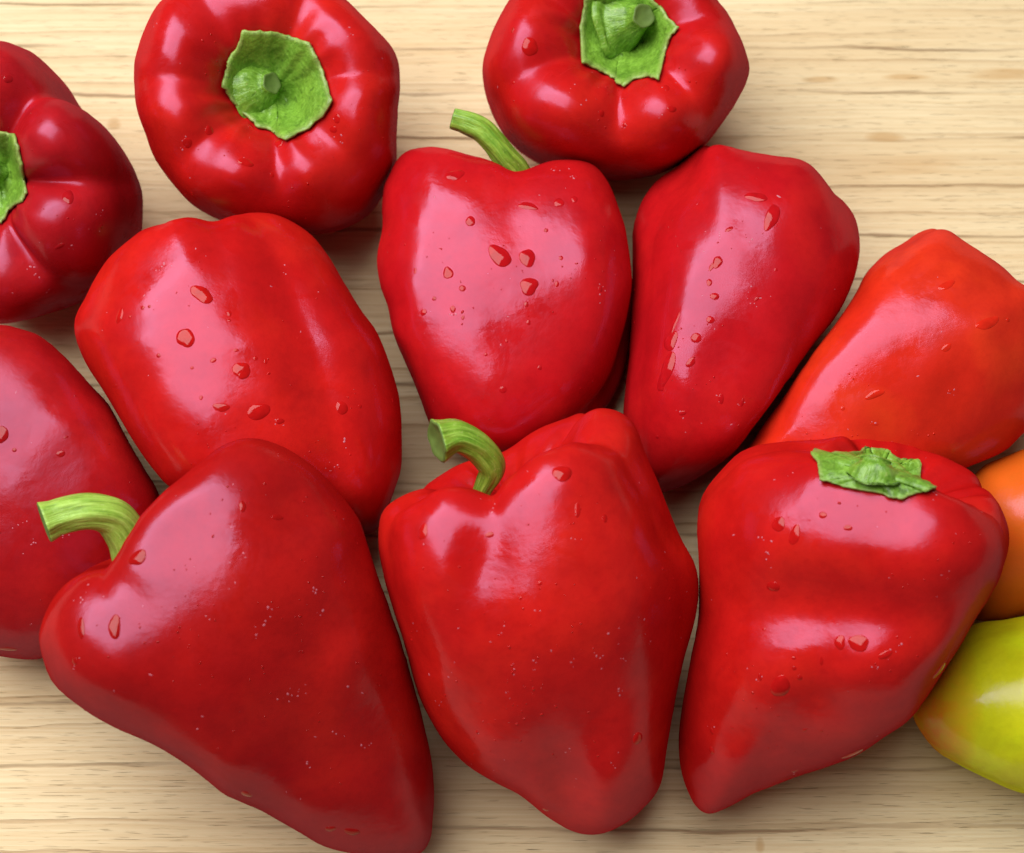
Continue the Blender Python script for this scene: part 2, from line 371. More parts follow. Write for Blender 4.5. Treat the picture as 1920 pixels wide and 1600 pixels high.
FRUIT = {
 'upright_left': {"profile":"block","R":41.96,"L":78.56,"axis":[95,77],"seed":2,"grooves":[[3,0.05,0.11,14,0.5],[-52,0.04,0.09,15,0.4],[-98,0.02,0.06,10,0.3],[-150,0.06,0.09,16,0.4],[150,0.05,0.1,16,0.4],[92,0.04,0.07,11,0.4],[44,0.05,0.1,15,0.4]],"lobes":[[-24,0.04,22],[-76,0.04,20],[-122,0.05,24],[70,0.05,18],[118,0.03,18]],"lump":0.028,"pull":[1.01,1.022,1.041,1.059,1.062,1.064,1.061,1.054,1.043,1.029,1.015,1.006,0.998,0.996,0.996,1.0,1.005,1.014,1.025,1.03,1.028,1.018,1.004,0.99,0.978,0.967,0.959,0.955,0.956,0.961,0.97,0.984,1.002,1.027,1.049,1.07,1.081,1.088,1.088,1.088,1.085,1.072,1.057,1.043,1.033,1.028,1.023,1.021,1.018,1.008,1.001,0.991,0.983,0.974,0.962,0.948,0.935,0.925,0.923,0.928,0.935,0.944,0.953,0.963,0.976,0.985,0.99,0.992,0.994,0.993,0.987,0.98,0.974,0.968,0.963,0.96,0.961,0.964,0.97,0.981,0.997,1.014,1.035,1.048,1.059,1.066,1.072,1.091,1.106,1.129,1.146,1.164,1.181,1.196,1.208,1.21,1.202,1.187,1.171,1.154,1.138,1.119,1.094,1.064,1.037,1.022,1.013,1.01],"dents":[[-26.78,10.71,8.93,9.82,0,1.79],[-25.0,-5.36,7.14,7.14,0,1.79],[-9.82,-20.18,8.03,6.43,0,1.79],[13.39,-20.18,7.14,7.14,0,1.79],[29.46,9.82,8.03,8.93,0,2.14],[28.57,-7.14,6.25,7.14,0,1.43],[8.03,2.68,5.36,6.07,35,-7.5]],"box":2.0,"centre":[-0.08213,0.10807,0.0437],"R3":[0.99197,0.04326,-0.11887],"U3":[0.02043,0.87258,0.48805],"T3":[0.12484,-0.48656,0.86469],"calyx":[[-7.74,24.62],[-2.19,24.59],[3.54,24.4],[7.11,23.38],[13.63,21.21],[15.96,16.88],[18.02,12.77],[19.48,7.92],[20.73,3.09],[17.93,-2.13],[12.28,-6.61],[6.03,-9.71],[3.54,-8.64],[1.36,-6.91],[-2.71,-5.96],[-7.16,-2.18],[-10.69,1.64],[-14.52,6.92],[-12.84,12.85],[-12.3,15.68],[-9.28,19.62]],"calyx_c":[2.07,7.76],"stub":[[-3.1,6.62,16.87,11.78],[-1.72,7.14,18.6,8.93],[0.34,7.84,20.57,5.18],[1.71,8.36,22.41,3.04]],"drops":[[-18.0,-7.0,1.43,1.61,0],[-24.75,-10.92,1.43,1.79,0],[-6.62,-16.6,2.5,1.43,-10],[1.67,-20.39,0.71,0.89,0],[22.04,-2.54,1.07,1.61,0],[-5.07,-5.65,1.07,1.43,0],[3.86,-10.45,1.96,1.61,0],[20.93,-5.9,1.43,1.07,0]],"flecks":[[-24.91,-10.92],[-6.62,-16.6],[-26.6,-12.13],[22.04,-2.54],[23.44,-8.68],[26.82,24.73],[-33.31,26.65]]},
 'upright_right': {"profile":"block","R":43.46,"L":76.05,"axis":[85,67],"seed":3,"grooves":[[4,0.06,0.15,16,0.45],[-58,0.07,0.11,15,0.35],[50,0.04,0.11,12,0.4],[-112,0.05,0.1,16,0.4],[104,0.06,0.1,16,0.4],[180,0.05,0.1,18,0.4]],"lobes":[[-28,0.05,26],[27,0.04,18],[78,0.06,22],[-88,0.04,24]],"lump":0.028,"pull":[0.953,0.944,0.939,0.936,0.932,0.923,0.912,0.897,0.883,0.866,0.861,0.861,0.86,0.853,0.844,0.835,0.825,0.817,0.809,0.803,0.799,0.798,0.798,0.798,0.799,0.798,0.793,0.788,0.784,0.781,0.781,0.783,0.788,0.799,0.812,0.824,0.835,0.845,0.857,0.871,0.887,0.901,0.909,0.909,0.905,0.902,0.904,0.91,0.92,0.931,0.944,0.96,0.98,0.997,1.009,1.017,1.025,1.03,1.033,1.037,1.041,1.043,1.044,1.041,1.034,1.027,1.014,0.999,0.983,0.965,0.947,0.934,0.922,0.912,0.908,0.904,0.902,0.904,0.906,0.909,0.909,0.908,0.904,0.901,0.9,0.9,0.905,0.91,0.915,0.92,0.923,0.926,0.929,0.936,0.941,0.941,0.936,0.929,0.922,0.915,0.91,0.909,0.913,0.917,0.926,0.938,0.947,0.955],"dents":[[-30.78,1.81,9.05,10.86,0,1.81],[-11.77,-13.58,9.05,7.24,0,1.45],[16.3,-15.39,7.24,6.52,0,1.45],[33.5,3.62,8.15,9.05,0,1.81],[8.15,8.33,6.16,4.71,30,-7.61]],"box":2.0,"centre":[0.03531,0.12536,0.0403],"R3":[0.99854,-0.01846,0.05072],"U3":[-0.00984,0.86166,0.50739],"T3":[-0.05307,-0.50715,0.86022],"calyx":[[-11.33,2.14],[-11.81,13.8],[-10.4,22.29],[-6.92,27.32],[1.74,29.41],[9.52,26.34],[13.33,20.67],[14.87,19.95],[17.28,16.16],[20.58,13.14],[17.52,9.8],[16.32,5.76],[15.62,2.89],[13.76,-3.81],[11.08,-2.63],[5.99,-3.43],[2.74,-5.75],[-0.0,-4.56],[-0.52,-3.21],[-3.45,-1.5],[-8.76,0.93]],"calyx_c":[3.52,13.82],"stub":[[-0.53,14.57,14.6,12.68],[2.28,15.19,16.5,9.42],[6.45,16.06,21.02,5.43],[8.99,16.93,25.88,3.44]],"drops":[[-27.58,7.31,2.72,2.9,0],[-4.58,-13.81,1.09,1.09,0],[2.72,-17.62,0.72,0.72,0],[-32.98,-3.88,0.54,0.54,0],[-33.11,12.76,0.54,1.09,0],[17.69,-12.62,1.63,1.09,0],[16.08,-5.99,0.91,1.45,0]],"flecks":[[-13.49,-6.51],[14.32,-14.25],[16.06,-6.82],[-9.28,-9.88],[2.72,-17.62]]},
 'crimson_edge': {"profile":"block","R":42.4,"L":70.67,"axis":[178,58],"seed":5,"grooves":[[60,0.24,0.24,13,0.9],[3,0.1,0.2,8,0.4],[-50,0.07,0.2,9,0.6],[-100,0.1,0.2,12,0.5],[150,0.1,0.2,18,0.5]],"lobes":[[30,0.06,20],[-22,0.05,17],[100,0.05,24]],"lump":0.012,"pull":[0.904,0.878,0.853,0.829,0.807,0.792,0.781,0.774,0.772,0.771,0.774,0.78,0.789,0.798,0.811,0.826,0.834,0.837,0.848,0.864,0.881,0.899,0.919,0.941,0.966,0.992,1.015,1.024,1.033,1.041,1.037,1.034,1.031,1.025,1.016,1.007,0.998,0.988,0.977,0.965,0.956,0.954,0.953,0.956,0.958,0.955,0.941,0.915,0.891,0.87,0.852,0.837,0.826,0.818,0.814,0.815,0.82,0.83,0.842,0.853,0.864,0.873,0.884,0.897,0.912,0.934,0.953,0.982,1.008,1.037,1.067,1.093,1.117,1.136,1.142,1.125,1.105,1.092,1.08,1.068,1.057,1.05,1.044,1.038,1.033,1.03,1.028,1.029,1.032,1.038,1.045,1.052,1.061,1.071,1.065,1.047,1.028,1.012,0.997,0.984,0.969,0.956,0.942,0.928,0.919,0.915,0.915,0.916],"dents":[],"box":2.0,"centre":[-0.16077,0.08146,0.04123],"R3":[0.96962,0.08366,-0.22985],"U3":[0.02969,0.89248,0.4501],"T3":[0.2428,-0.44325,0.86289],"calyx":[[-8.16,16.28],[-3.39,15.6],[-1.61,8.68],[-0.65,2.64],[0.32,-2.8],[-1.29,-5.67],[-5.43,-8.76],[-7.55,-13.01],[-13.29,-10.61],[-19.17,-4.85],[-20.82,3.63],[-18.13,12.1],[-13.1,15.85]],"calyx_c":[-9.68,3.12],"stub":[[-10.03,3.12,13.06,8.83],[-10.63,3.58,17.06,5.3],[-11.54,4.2,21.59,3.18]],"drops":[[-5.67,32.51,1.59,1.24,0],[12.54,-3.73,1.77,2.83,0],[9.98,-18.98,1.77,0.71,30],[22.77,-12.62,0.71,0.71,0]],"flecks":[[22.77,-12.62],[12.91,-19.42],[3.28,-28.42],[6.58,-32.66],[21.86,-8.45],[1.64,-25.93]]},
 'mid_left': {"profile":"barrel","R":47.0,"L":108.2,"axis":[110,-24],"seed":7,"grooves":[[34,0.13,0.05,20,1.6],[-8,0.02,0.18,14,0.12],[125,0.1,0.15,22,0.6],[-105,0.1,0.15,22,0.6]],"lobes":[[-25,0.03,35],[70,0.04,24]],"lump":0.02,"pull":[1.067,1.057,1.051,1.041,1.029,1.012,0.989,0.965,0.95,0.938,0.929,0.92,0.908,0.899,0.889,0.879,0.867,0.858,0.85,0.839,0.83,0.827,0.829,0.834,0.841,0.852,0.86,0.856,0.84,0.826,0.836,0.874,0.916,0.946,0.963,0.944,0.912,0.885,0.862,0.851,0.847,0.848,0.85,0.857,0.87,0.888,0.913,0.947,0.976,0.992,0.995,0.991,0.986,0.98,0.97,0.958,0.95,0.941,0.935,0.93,0.926,0.921,0.916,0.91,0.904,0.9,0.896,0.894,0.892,0.888,0.885,0.873,0.842,0.797,0.75,0.706,0.666,0.634,0.61,0.593,0.584,0.581,0.585,0.598,0.62,0.65,0.686,0.729,0.789,0.868,0.973,1.07,1.139,1.159,1.15,1.143,1.138,1.137,1.137,1.127,1.117,1.114,1.115,1.117,1.113,1.106,1.092,1.077],"dents":[[21.13,0.0,9.3,28.74,17,-2.37],[40.57,-35.5,11.83,16.06,10,2.7]],"box":2.8,"centre":[-0.08622,0.01241,0.04533],"R3":[0.99015,0.04788,-0.13155],"U3":[0.00384,0.93005,0.36742],"T3":[0.13994,-0.36431,0.9207],"drops":[[-15.87,10.3,2.7,3.04,0],[0.47,0.79,2.54,2.7,0],[-11.28,23.36,3.72,2.37,-30],[-35.57,17.02,1.18,2.54,-10],[30.18,-10.25,1.86,2.03,0],[5.42,-11.25,3.72,2.2,10],[-3.13,17.68,0.68,1.01,0],[-3.13,15.61,0.51,0.51,0],[-28.67,19.34,0.68,0.68,0],[-23.79,5.09,0.68,0.68,0],[-13.95,1.51,0.51,0.51,0],[-1.09,6.74,0.85,0.51,0],[4.52,4.42,0.68,0.68,0],[7.48,3.49,0.51,0.85,0],[-11.28,-7.22,0.51,0.68,0],[-7.76,3.73,1.01,0.68,30],[-32.51,16.68,0.51,0.51,0],[-26.6,19.65,0.51,0.51,0],[-5.41,-10.0,2.37,1.35,0],[11.66,-14.08,1.35,0.85,0],[35.7,-9.79,0.68,0.68,0],[46.5,-8.3,0.51,0.85,0]],"flecks":[[5.42,-11.25],[-5.41,-10.0],[11.66,-14.08],[31.26,-20.6],[-23.62,30.91],[-21.26,31.72],[25.97,-29.3],[27.56,-26.92],[13.63,30.81],[14.08,-31.53]]},
 'heart': {"profile":"barrel","R":41.93,"L":106.58,"axis":[91,-27],"seed":9,"grooves":[[8,0.05,0.22,24,0.28],[82,0.12,0.12,20,1.2],[-120,0.1,0.15,22,0.6],[165,0.08,0.1,22,0.6]],"lobes":[[-40,0.05,28],[45,0.05,22]],"lump":0.018,"pull":[1.131,1.133,1.132,1.126,1.115,1.103,1.093,1.084,1.073,1.066,1.05,1.029,1.005,0.981,0.956,0.933,0.913,0.891,0.865,0.841,0.825,0.819,0.814,0.815,0.82,0.83,0.842,0.858,0.863,0.86,0.854,0.858,0.871,0.888,0.912,0.934,0.958,0.973,0.983,0.994,1.014,1.02,1.025,1.019,1.019,1.029,1.039,1.047,1.049,1.044,1.035,1.024,1.009,0.988,0.977,0.975,0.975,0.974,0.969,0.958,0.945,0.932,0.921,0.915,0.909,0.902,0.897,0.893,0.889,0.892,0.9,0.909,0.92,0.924,0.923,0.918,0.911,0.905,0.904,0.907,0.912,0.915,0.915,0.912,0.909,0.908,0.906,0.905,0.907,0.915,0.927,0.941,0.959,0.98,1.005,1.03,1.054,1.074,1.09,1.102,1.107,1.11,1.114,1.119,1.123,1.126,1.128,1.13],"dents":[[28.83,12.23,7.86,24.46,5,2.1],[-32.32,1.75,10.48,26.21,-5,1.75],[-2.62,-13.98,13.98,24.46,0,1.4],[-1.75,-41.93,16.6,14.85,0,4.89],[37.56,-22.71,8.04,17.47,-25,-5.94],[29.18,-28.83,2.8,13.98,-30,-1.4]],"flat":0.85,"box":3.0,"centre":[-0.00262,0.04127,0.03411],"R3":[0.99999,0.00142,-0.00391],"U3":[0.00026,0.91603,0.40112],"T3":[0.00415,-0.40112,0.91602],"stem":[[5.79,39.4,-5.24,4.54],[4.02,43.93,-2.62,4.19],[0.17,48.24,0.0,4.02],[-3.29,52.43,1.4,3.84],[-7.27,56.33,2.1,3.84],[-12.11,58.69,2.45,3.67],[-16.6,60.06,2.45,2.97]],"drops":[[-10.5,25.79,1.57,1.75,0],[7.54,30.61,3.14,1.4,-15],[17.27,31.81,1.57,1.75,0],[22.2,32.9,1.05,1.22,0],[-1.33,14.88,4.19,2.97,-35],[7.3,14.23,2.45,3.14,0],[7.76,5.44,2.97,2.8,0],[-17.36,9.57,1.57,2.1,10],[-12.86,4.77,1.05,1.05,0],[-0.33,-26.36,1.22,1.05,0],[-15.52,40.73,2.97,2.1,20],[13.17,22.97,0.7,0.7,0],[17.75,14.24,0.7,0.7,0],[16.38,6.11,0.7,1.05,0],[6.92,-0.16,0.7,0.87,0],[-15.81,-1.65,0.87,1.22,20],[-12.66,-4.27,0.52,0.7,0],[7.57,-5.75,0.7,0.87,0],[-5.58,-15.56,0.52,0.52,0],[-27.72,10.26,0.52,1.05,0],[-24.95,-2.65,1.05,1.05,0],[30.0,4.64,0.7,1.05,0],[-21.62,1.64,0.7,0.7,0],[11.01,-19.68,0.7,0.7,0],[0.82,-11.48,0.52,0.52,0]],"flecks":[[30.66,4.97],[-15.64,-3.29],[-23.93,-2.48],[19.5,41.46],[16.12,42.35],[21.17,40.56]]},
 'mid_right': {"profile":"barrel","R":39.11,"L":116.47,"axis":[72,-24],"seed":11,"grooves":[[-58,0.1,0.16,20,1.0],[38,0.06,0.14,22,0.5],[105,0.1,0.14,18,0.6],[180,0.08,0.1,22,0.6]],"lobes":[[-12,0.06,24],[70,0.03,24],[-95,0.03,20]],"lump":0.018,"pull":[0.819,0.827,0.834,0.841,0.846,0.846,0.841,0.834,0.823,0.811,0.797,0.786,0.781,0.785,0.798,0.812,0.824,0.832,0.84,0.846,0.842,0.828,0.812,0.805,0.809,0.821,0.843,0.874,0.914,0.955,0.98,0.976,0.969,0.976,0.995,1.026,1.059,1.091,1.116,1.133,1.137,1.135,1.128,1.11,1.081,1.054,1.038,1.018,1.001,0.984,0.968,0.951,0.943,0.934,0.924,0.916,0.909,0.905,0.902,0.899,0.895,0.899,0.905,0.917,0.929,0.95,0.975,0.997,1.021,1.047,1.081,1.108,1.127,1.105,1.052,1.0,0.944,0.887,0.836,0.792,0.749,0.701,0.66,0.637,0.62,0.61,0.608,0.608,0.615,0.617,0.623,0.637,0.643,0.647,0.65,0.659,0.667,0.676,0.685,0.695,0.706,0.719,0.734,0.751,0.768,0.783,0.795,0.809],"dents":[[-26.08,-19.12,13.91,29.55,-18,3.82],[15.65,27.81,13.91,20.86,-18,2.43]],"box":2.5,"centre":[0.07475,0.03836,0.03643],"R3":[0.99297,-0.04048,0.11123],"U3":[-0.00716,0.91744,0.3978],"T3":[-0.11815,-0.3958,0.91071],"drops":[[4.61,34.74,3.48,1.74,-5],[9.34,28.26,2.09,4.87,-20],[-7.32,14.45,1.56,2.09,-25],[-8.96,13.16,0.7,1.74,-30],[-21.37,-9.61,2.26,3.13,-15],[-13.71,-8.66,1.74,1.56,0],[-20.41,-4.41,0.87,3.82,-15],[-22.62,-18.51,2.09,6.26,-24],[-15.3,-16.08,1.74,1.22,40],[-24.27,-23.9,0.87,1.04,0],[-8.09,3.96,1.39,1.22,0],[-3.76,24.68,1.39,0.7,30],[-9.36,-3.18,1.22,1.22,0],[-9.74,8.23,0.87,1.22,0],[4.86,3.22,1.22,0.52,40],[-6.12,-27.17,0.87,1.56,0],[10.57,12.03,0.52,0.52,0],[0.32,-28.38,0.52,1.39,-20],[-17.77,-31.53,1.22,0.7,10],[-25.77,-39.17,0.7,0.52,0]],"flecks":[[4.86,3.22],[3.24,1.6],[1.62,6.5],[0.32,-28.38],[-6.12,-27.17],[-7.36,23.06],[1.63,21.32],[-17.77,-31.53]]},
 'orange_red': {"profile":"barrel","R":37.01,"L":110.18,"axis":[42,-23],"seed":13,"grooves":[[-62,0.08,0.18,18,0.4],[25,0.07,0.16,24,0.4],[95,0.1,0.14,20,0.6],[170,0.08,0.1,22,0.6]],"lobes":[[-25,0.07,24],[60,0.05,24]],"lump":0.018,"pull":[0.995,0.961,0.933,0.914,0.909,0.915,0.928,0.941,0.934,0.903,0.864,0.835,0.813,0.794,0.778,0.765,0.761,0.764,0.777,0.802,0.836,0.86,0.866,0.854,0.841,0.826,0.824,0.833,0.84,0.838,0.83,0.825,0.812,0.791,0.764,0.754,0.74,0.729,0.72,0.712,0.706,0.7,0.695,0.689,0.685,0.682,0.679,0.676,0.673,0.67,0.667,0.662,0.653,0.651,0.656,0.661,0.669,0.683,0.707,0.742,0.797,0.859,0.93,1.105,1.174,1.124,1.059,1.001,0.945,0.898,0.862,0.836,0.819,0.81,0.809,0.817,0.83,0.847,0.865,0.885,0.903,0.924,0.946,0.967,0.988,1.008,1.028,1.048,1.07,1.087,1.104,1.123,1.141,1.16,1.181,1.2,1.219,1.225,1.219,1.21,1.21,1.2,1.182,1.159,1.132,1.103,1.068,1.031],"dents":[[30.99,6.89,25.82,20.66,40,6.89]],"box":2.5,"centre":[0.12395,0.01814,0.03552],"R3":[0.98066,-0.06695,0.18393],"U3":[-0.00585,0.92925,0.36941],"T3":[-0.19565,-0.36334,0.91088],"drops":[[15.22,25.22,3.1,1.21,30],[27.34,13.45,4.48,1.55,25],[15.06,6.05,1.72,1.03,35],[-6.34,-8.04,2.93,1.21,20],[33.53,14.45,0.69,0.69,0],[-15.89,-12.21,0.69,0.69,0],[-6.35,-17.11,1.38,0.34,-5],[16.05,-7.22,0.52,0.52,0]],"flecks":[[-6.35,-17.11],[16.05,-7.22]]},
 'lower_edge': {"profile":"barrel","R":45.44,"L":107.72,"axis":[135,-16],"seed":17,"grooves":[[-20,0.06,0.12,24,0.8],[110,0.08,0.12,22,0.6],[-120,0.08,0.12,22,0.6]],"lobes":[],"lump":0.025,"pull":[0.727,0.724,0.725,0.725,0.726,0.73,0.735,0.742,0.75,0.76,0.771,0.782,0.792,0.798,0.8,0.798,0.795,0.796,0.799,0.804,0.803,0.804,0.802,0.8,0.802,0.803,0.804,0.794,0.786,0.788,0.794,0.803,0.809,0.809,0.806,0.803,0.797,0.79,0.779,0.77,0.759,0.756,0.748,0.739,0.721,0.694,0.663,0.633,0.608,0.59,0.582,0.585,0.597,0.619,0.648,0.681,0.714,0.75,0.785,0.821,0.857,0.892,0.927,0.962,0.997,1.032,1.067,1.103,1.136,1.17,1.199,1.222,1.242,1.257,1.266,1.261,1.245,1.226,1.207,1.186,1.16,1.125,1.078,1.022,0.96,0.906,0.85,0.805,0.77,0.745,0.723,0.706,0.691,0.681,0.674,0.669,0.665,0.66,0.657,0.659,0.667,0.681,0.701,0.723,0.741,0.748,0.744,0.735],"dents":[],"flat":0.8,"box":2.5,"centre":[-0.15148,-0.02022,0.03634],"R3":[0.97026,0.08279,-0.22748],"U3":[-0.00651,0.94828,0.31738],"T3":[0.24199,-0.30646,0.92061],"drops":[[-8.81,13.59,2.19,2.52,0],[-5.1,8.95,0.67,0.67,0],[8.36,7.76,1.35,1.01,0],[9.93,12.72,0.84,0.34,20],[-7.12,-51.81,2.69,1.35,0]],"flecks":[[-2.31,-12.7],[-4.63,-14.27],[-0.0,-19.09],[9.29,-16.01]]},
 'front_left': {"profile":"round","R":47.9,"L":127.72,"axis":[136,13],"seed":19,"grooves":[[-30,0.04,0.16,16,0.2],[80,0.08,0.14,18,0.8],[-150,0.08,0.12,22,0.6],[150,0.08,0.12,22,0.6]],"lobes":[[38,0.08,30],[-45,0.1,28]],"lump":0.018,"pull":[0.865,0.87,0.876,0.885,0.896,0.907,0.92,0.935,0.952,0.969,0.988,1.007,1.029,1.055,1.077,1.087,1.097,1.107,1.119,1.134,1.143,1.151,1.151,1.153,1.141,1.122,1.093,1.055,1.007,0.956,0.902,0.853,0.822,0.805,0.807,0.819,0.827,0.833,0.835,0.834,0.825,0.819,0.818,0.82,0.833,0.848,0.853,0.846,0.846,0.864,0.893,0.928,0.967,1.005,1.031,1.051,1.069,1.078,1.069,1.053,1.034,1.017,0.994,0.972,0.951,0.931,0.916,0.905,0.898,0.893,0.891,0.891,0.892,0.897,0.904,0.913,0.924,0.938,0.946,0.945,0.947,0.946,0.952,0.966,0.984,1.012,1.053,1.082,1.105,1.133,1.165,1.199,1.226,1.206,1.151,1.098,1.043,0.993,0.947,0.906,0.878,0.86,0.848,0.848,0.847,0.852,0.852,0.859],"dents":[[-3.19,9.58,27.14,19.16,45,3.51],[-40.71,-8.78,15.17,12.77,40,2.87],[-37.52,18.36,4.15,9.58,50,-1.28],[27.14,-7.98,7.98,28.74,-22,2.24],[14.37,-35.12,9.58,19.16,-30,-1.92],[11.18,34.33,7.98,12.77,10,-1.28]],"box":3.0,"centre":[-0.07823,-0.07509,0.04958],"R3":[0.9909,0.04604,-0.12648],"U3":[-0.0147,0.97109,0.23827],"T3":[0.1338,-0.23425,0.96293],"stem":[[-34.43,24.62,9.58,5.75],[-35.76,30.68,13.57,5.75],[-39.49,35.9,17.56,5.59],[-45.9,37.27,20.76,5.27],[-52.65,36.29,22.35,5.11],[-58.36,34.3,23.15,5.11]],"drops":[[-30.66,22.84,2.87,2.08,35],[-36.64,4.0,1.76,3.35,0],[-45.81,3.86,1.12,3.19,10],[-47.57,-5.08,0.96,1.12,0],[-2.19,36.57,0.96,1.6,0],[7.32,33.69,1.76,0.8,0],[-1.2,-43.59,1.92,1.28,-35],[29.09,-55.73,2.55,1.28,-20],[22.86,-54.6,1.6,1.12,0]],"flecks":[[3.62,5.75],[1.44,1.43],[4.34,8.65],[17.88,12.97],[19.05,7.07],[-11.51,5.94],[-1.45,23.23],[11.02,-14.9],[13.23,-14.21],[15.44,-13.51],[9.55,-15.61],[22.37,-27.26],[16.43,-36.2],[26.71,-13.79],[33.18,-29.23],[-46.38,12.32],[-44.32,15.23],[-47.55,-5.8]]},
 'front_centre': {"profile":"round","R":48.11,"L":118.68,"axis":[105,19],"seed":23,"grooves":[[-8,0.035,0.15,15,0.16],[58,0.05,0.1,14,0.8],[-62,0.04,0.12,14,0.3],[115,0.08,0.14,18,0.5],[180,0.08,0.15,20,0.5],[-120,0.08,0.14,18,0.5]],"lobes":[[22,0.07,24],[-38,0.05,22],[88,0.05,20]],"lump":0.02,"pull":[1.011,1.022,1.03,1.035,1.035,1.03,1.015,1.0,0.99,0.987,0.988,0.991,0.995,1.0,1.006,1.01,1.018,1.035,1.063,1.071,1.062,1.046,1.032,1.02,0.981,0.953,0.934,0.919,0.915,0.917,0.927,0.936,0.918,0.892,0.87,0.851,0.842,0.841,0.847,0.857,0.861,0.884,0.911,0.937,0.953,0.955,0.95,0.942,0.93,0.919,0.913,0.904,0.901,0.897,0.897,0.895,0.895,0.897,0.9,0.904,0.912,0.922,0.933,0.942,0.952,0.958,0.963,0.967,0.97,0.971,0.969,0.963,0.958,0.953,0.945,0.936,0.926,0.916,0.909,0.915,0.939,0.974,1.01,1.05,1.083,1.102,1.104,1.095,1.087,1.082,1.084,1.076,1.043,1.007,0.981,0.961,0.942,0.928,0.915,0.91,0.911,0.918,0.927,0.94,0.954,0.969,0.984,0.998],"dents":[[-17.64,12.03,8.02,9.62,0,-1.92],[-28.87,8.02,12.83,12.03,0,2.25],[3.21,-6.42,19.25,19.25,0,3.85],[8.82,-54.53,6.74,17.64,12,-7.38],[24.06,-44.91,8.02,17.64,-5,2.89],[-20.85,-28.87,9.62,20.85,-35,-1.6],[35.28,-4.81,8.02,19.25,0,-1.28]],"box":2.6,"centre":[0.00802,-0.06693,0.04976],"R3":[0.9999,-0.00474,0.01302],"U3":[0.00134,0.96832,0.24969],"T3":[-0.01379,-0.24965,0.96824],"stem":[[-18.46,32.17,12.83,2.41],[-15.99,37.12,16.84,2.89],[-13.71,42.48,20.85,4.01],[-17.47,47.69,25.66,4.33],[-23.66,50.59,29.67,4.81],[-29.21,49.14,32.08,5.45]],"drops":[[6.46,38.31,2.57,2.57,0],[10.69,28.14,0.8,2.08,-5],[28.19,-35.41,1.92,1.76,0],[-31.95,22.38,1.44,2.41,-15],[-13.51,21.48,1.28,0.8,20],[2.04,-57.77,1.12,0.96,0],[18.24,26.08,0.8,1.28,0],[0.29,8.14,0.64,0.64,0],[-4.97,4.06,0.48,0.48,0]],"flecks":[[9.93,20.37],[27.08,10.64],[-9.96,-5.26],[-7.37,-15.56],[-1.47,-14.2],[9.71,-13.16],[15.76,-11.86],[24.0,-12.5],[-33.98,-3.31],[-12.68,28.6],[-0.73,0.73],[-8.17,-22.62],[22.39,-22.26],[8.19,-38.46],[22.05,-43.12],[-25.03,-17.54],[-27.95,-25.3],[27.55,-1.44],[30.53,-6.63],[20.31,-4.37]]},
